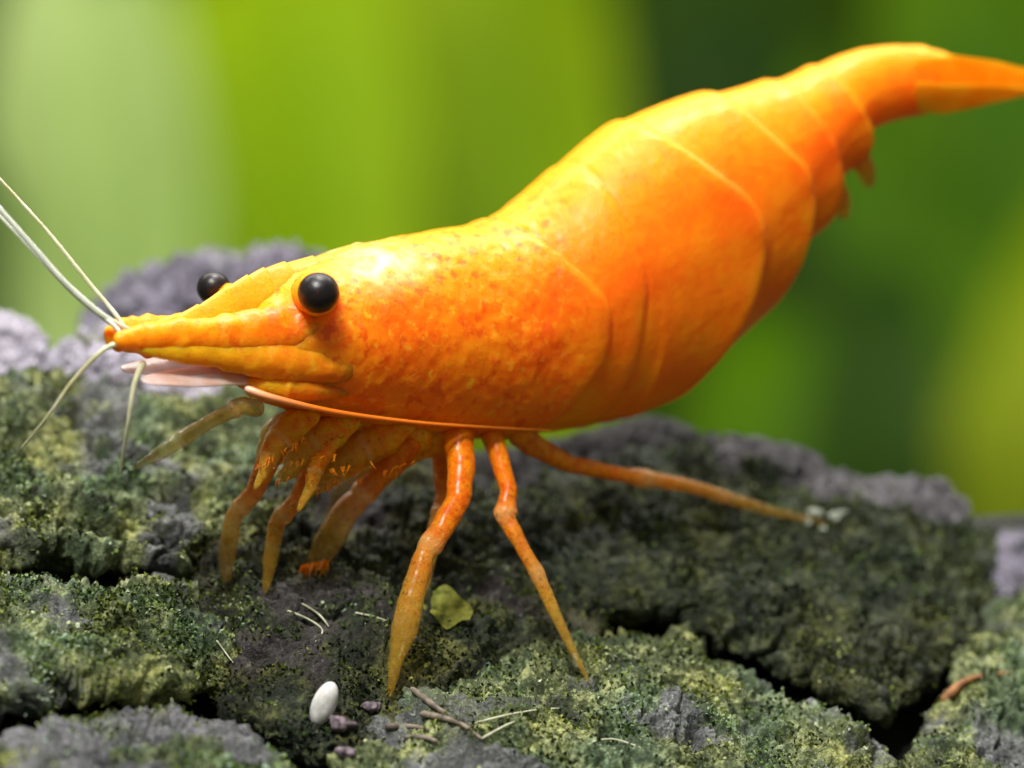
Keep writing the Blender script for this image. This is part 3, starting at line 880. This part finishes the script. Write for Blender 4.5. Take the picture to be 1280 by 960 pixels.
m_stick = plain('twig_brown', (0.06, 0.045, 0.035), (0.22, 0.18, 0.14), 18, 0.6)
m_fibre = plain('pale_fibre', (0.30, 0.30, 0.18), (0.62, 0.62, 0.48), 20, 0.5, bump=0)
def lay(name, pts, r0, r1, mat, label, cat, group=None, rise=3):
    P = []
    for x, y in pts:
        hq, n = hit(x, y)
        P.append(hq + n * rise)
    P = np.array(P)
    P[:, 2] = np.minimum(P[:, 2], np.convolve(np.pad(P[:, 2], 1, 'edge'), [.25, .5, .25], 'valid') + 4)
    base = world(P[len(P) // 2])
    o = tube(name, P, np.linspace(r0, r1, len(P)), mat, parent=None, base=base, sides=8, n=40, wobble=0.25)
    tag(o, label, cat, group)
for lb, pts in (('longest brown twig, slanting through the litter by the front walking leg', [(515, 862), (545, 885), (575, 905), (600, 925)]),
                ('brown twig lying right under the longest slanting twig', [(528, 893), (560, 900), (590, 915)]),
                ('short straight brown twig between the mauve pebble and the slanting twigs', [(480, 910), (510, 909), (535, 912)]),
                ('shortest bent brown twig, below the straight one', [(505, 925), (530, 922), (548, 930)])):
    lay('twig', pts, 4.5, 2.5, m_stick, lb, 'twig', 'twigs by the front walking leg')
m_bark = plain('rusty_bark', (0.10, 0.035, 0.010), (0.30, 0.13, 0.04), 14, 0.7)
lay('bark_strip', [(1176, 876), (1200, 856), (1225, 846), (1262, 842)], 7, 3, m_bark, 'rusty brown strip of bark on the rock across the gap from the boulder', 'bark')
fb = 'fine pale plant fibre caught on the dark rock behind the front walking leg'
for pts in ([(360, 765), (385, 775), (405, 790), (395, 802)], [(375, 755), (398, 768), (410, 785)], [(445, 768), (465, 772), (482, 778)], [(270, 800), (280, 815), (290, 830)]):
    lay('plant_fibre', pts, 1.5, 0.8, m_fibre, fb, 'fibre', 'fibres behind the front walking leg')
fb2 = 'fine pale plant fibre lying on the light mossy rock in front of the shrimp'
for pts in ([(590, 905), (630, 895), (670, 888), (700, 885)], [(600, 925), (640, 905), (665, 900)], [(740, 930), (770, 925), (800, 935)]):
    lay('plant_fibre', pts, 1.5, 0.8, m_fibre, fb2, 'fibre', 'fibres on the light mossy rock')

def pebble(x, y, r, mat, label, seed, stretch=(1.2, 0.8, 1), group=None, name='pebble', cat='pebble'):
    hq, n = hit(x, y)
    c = hq + n * r * 0.45
    o = ball(name, c, r, mat, None, world(c - UPQ * r * 0.6), stretch, 18, 22, noise=0.9, seed=seed)
    tag(o, label, cat, group)
m_peb = plain('pink_pebble', (0.035, 0.028, 0.034), (0.20, 0.15, 0.18), 9, 0.7)
m_crumb = plain('white_crumb', (0.16, 0.19, 0.14), (0.46, 0.49, 0.42), 8, 0.8, bump=0.9)
pebble(463, 888, 9, m_peb, 'pinkish pebble touching the tip of the front walking leg', 3)
pebble(432, 908, 13, m_peb, 'dull mauve pebble right beside the white seed', 4)
pebble(430, 942, 10, m_peb, 'pale pinkish pebble just below the white seed', 6)
cr = 'chalky white crumb at the tip of the rear walking leg on the dark boulder'
for x, y, r, sd in ((1016, 642, 10, 7), (1044, 650, 9, 8), (1032, 664, 6, 9), (1008, 654, 5, 10), (1052, 640, 5, 11)):
    pebble(x, y, r, m_crumb, cr, sd, group='white crumbs at the rear leg', name='crumb', cat='crumb')
pebble(720, 826, 5, m_crumb, 'tiny white crumb at the tip of the middle walking leg', 12, (0.7, 1.8, 1), name='crumb', cat='crumb')

# curled scrap of leaf behind the front walking leg
def scrap():
    hq, n = hit(560, 758)
    c = hq + n * 9
    u = np.linspace(-1, 1, 15); v = np.linspace(-1, 1, 11)
    U, V = np.meshgrid(u, v, indexing='ij')
    wv = np.sqrt(np.clip(1 - U ** 2, 0, 1)) * (0.8 + 0.2 * np.cos(5 * U))
    X = U * 34; Y = V * wv * 27 - 8 * U
    Z = -10 * (V * wv) ** 2 - 8 * U ** 2
    P = np.stack([X, Y, Z - 8], -1)
    P[..., 2] += 0.9 * P[..., 1]
    fl = P.reshape(-1, 3) + c
    fl = fl + np.stack([0 * fl[:, 0], 2.5 * fbm(fl, 14, 2, 3), 5 * fbm(fl, 14, 2, 4)], -1)
    f2 = fl + np.array((0, -1.0, 2.2))
    F = grid_faces(15, 11, False)
    m = leafy('leaf_scrap', (0.10, 0.12, 0.015), (0.34, 0.36, 0.07), 14)
    o = link_mesh('leaf_scrap', np.concatenate([fl, f2]), np.concatenate([F, F[:, ::-1] + len(fl)]), m, None, world(c - UPQ * 20))
    tag(o, 'curled yellow green leaf scrap on the dark rock between the two middle legs', 'leaf')
scrap()

# ------------------------------------------------------------------ out-of-focus water plants behind
def leaf_mesh(root, tip, width, bend, side):
    """World metres. Arched lance-shaped blade from root to tip."""
    root, tip = np.array(root), np.array(tip)
    ctrl = root * 0.55 + tip * 0.45 + np.array((0, -bend, bend * 0.8))
    n, mcol = 22, 9
    t = np.linspace(0, 1, n)[:, None]
    C = (1 - t) ** 2 * root + 2 * t * (1 - t) * ctrl + t ** 2 * tip
    wv = width * 0.5 * (np.sin(math.pi * np.clip(t[:, 0], 0, 1) ** 0.8) ** 0.55 * 0.92 + 0.08 * (1 - t[:, 0]))
    T = np.gradient(C, axis=0); T /= np.linalg.norm(T, axis=1, keepdims=True)
    a = np.array((math.cos(side), math.sin(side), 0.0))
    a = a - T * (T @ a)[:, None]; a /= np.linalg.norm(a, axis=1, keepdims=True)
    nn = np.cross(T, a)
    s = np.linspace(-1, 1, mcol)
    P = C[:, None] + a[:, None] * (wv[:, None] * s)[..., None] + nn[:, None] * (wv[:, None] * 0.18 * np.abs(s) + 0.05 * wv[:, None] * np.sin(7 * t + 3 * s))[..., None]
    th = 0.00025
    fl = np.concatenate([(P + nn[:, None] * th).reshape(-1, 3), (P - nn[:, None] * th).reshape(-1, 3)])
    F = grid_faces(n, mcol, False)
    return fl, np.concatenate([F, F[:, ::-1] + n * mcol])

def plant(px, D, leaves, mat, label, seed, spread=0.004, group=None):
    """D: distance from the lens in mm. leaves: (tip px, tip py, width mm, lean mm)."""
    r = random.Random(seed)
    D = D * 1.4
    d = D / KMM - FD
    b = world(pix(px, 600, d)); b[2] = FLOOR_Z
    root = thing('water_plant', b, label, 'plant', group)
    for (tx, ty, wmm, lean) in leaves:
        tip = world(pix(tx, ty, d + 1.4 * lean / KMM))
        rt = b + np.array((r.uniform(-1, 1) * spread, r.uniform(-1, 1) * spread, -0.0005))
        fl, F = leaf_mesh(rt, tip, wmm * 0.0014, 0.014 + 0.008 * r.random(), r.uniform(-0.5, 0.5))
        link_mesh('leaf', fl, F, mat, root, b, is_world=True)
    return root
g_pale = leafy('leaf_pale_green', (0.34, 0.48, 0.13), (0.46, 0.58, 0.22), 1500)
g_vivid = leafy('leaf_vivid_green', (0.24, 0.40, 0.002), (0.32, 0.46, 0.006), 1500)
g_olive = leafy('leaf_olive_green', (0.18, 0.31, 0.002), (0.28, 0.39, 0.004), 1500)
g_mid = leafy('leaf_mid_green', (0.05, 0.14, 0.001), (0.11, 0.22, 0.002), 1500)
g_dark = leafy('leaf_dark_green', (0.018, 0.05, 0.004), (0.04, 0.09, 0.006), 1500)
g_lime = leafy('leaf_lime_green', (0.18, 0.27, 0.004), (0.34, 0.40, 0.018), 1500)


plant(120, 330, [(60, -120, 15, 25), (170, -60, 16, 30), (110, 40, 15, 30), (150, 150, 17, 20), (215, 120, 13, 25), (70, 200, 9, 20)], g_pale, 'blurred pale grey green broad leaved water plant above the lavender stones', 1)
plant(350, 350, [(310, -220, 18, 30), (400, -160, 18, 25), (350, -20, 17, 30), (290, -40, 12, 20), (430, 20, 16, 20), (210, -60, 8, 25), (520, 120, 8, 25)], g_vivid, 'blurred vivid yellow green water plant rising behind the purple stone', 2)
plant(600, 370, [(530, -260, 24, 30), (640, -260, 24, 28), (470, -120, 20, 25), (610, -60, 22, 35), (710, -100, 18, 25), (560, 60, 20, 30), (740, 60, 16, 22), (400, 120, 10, 30), (690, 150, 9, 26)], g_olive, 'blurred olive green water plant behind the middle of the back of the shrimp', 3)
plant(-40, 300, [(-60, 120, 9, 10), (0, 230, 7, 12), (-80, 60, 9, 15)], g_dark, 'blurred dark green water plant beside the pale grey green one', 4)
plant(900, 390, [(840, -60, 17, 20), (960, -20, 16, 25), (1000, 30, 15, 20), (900, -140, 20, 20)], g_dark, 'blurred dark green water plant above the arched back of the shrimp', 5)
plant(1230, 380, [(1150, -160, 18, 25), (1250, -120, 20, 30), (1320, -40, 18, 25), (1220, 60, 17, 25), (1310, 150, 16, 25), (1150, 170, 11, 20), (985, 45, 8, 25), (1060, 240, 7, 25), (1290, 300, 8, 20)], g_mid, 'blurred mid green water plant behind the tail fan', 6)
plant(950, 340, [(930, 380, 12, 20), (990, 400, 12, 22), (900, 450, 10, 20), (960, 460, 12, 20), (1010, 480, 9, 18)], g_mid, 'blurred low mid green water plant behind the black stone', 7)
plant(1250, 340, [(1215, 470, 6, 22), (1330, 250, 9, 20), (1175, 560, 6, 20), (1265, 400, 7, 22), (1350, 360, 9, 20), (1240, 520, 8, 25), (1300, 470, 8, 25), (1150, 600, 5, 18)], g_lime, 'blurred low lime green water plant behind the steep end of the boulder', 8)
plant(1090, 320, [(1080, 330, 11, 15), (1125, 320, 10, 15), (1100, 400, 10, 15), (1055, 400, 8, 15), (1145, 430, 7, 15)], g_dark, 'blurred low dark green leaves added for the dark gap between the lime and the mid green plants', 9)  # dark leaves added in place of the dark gap between the plants
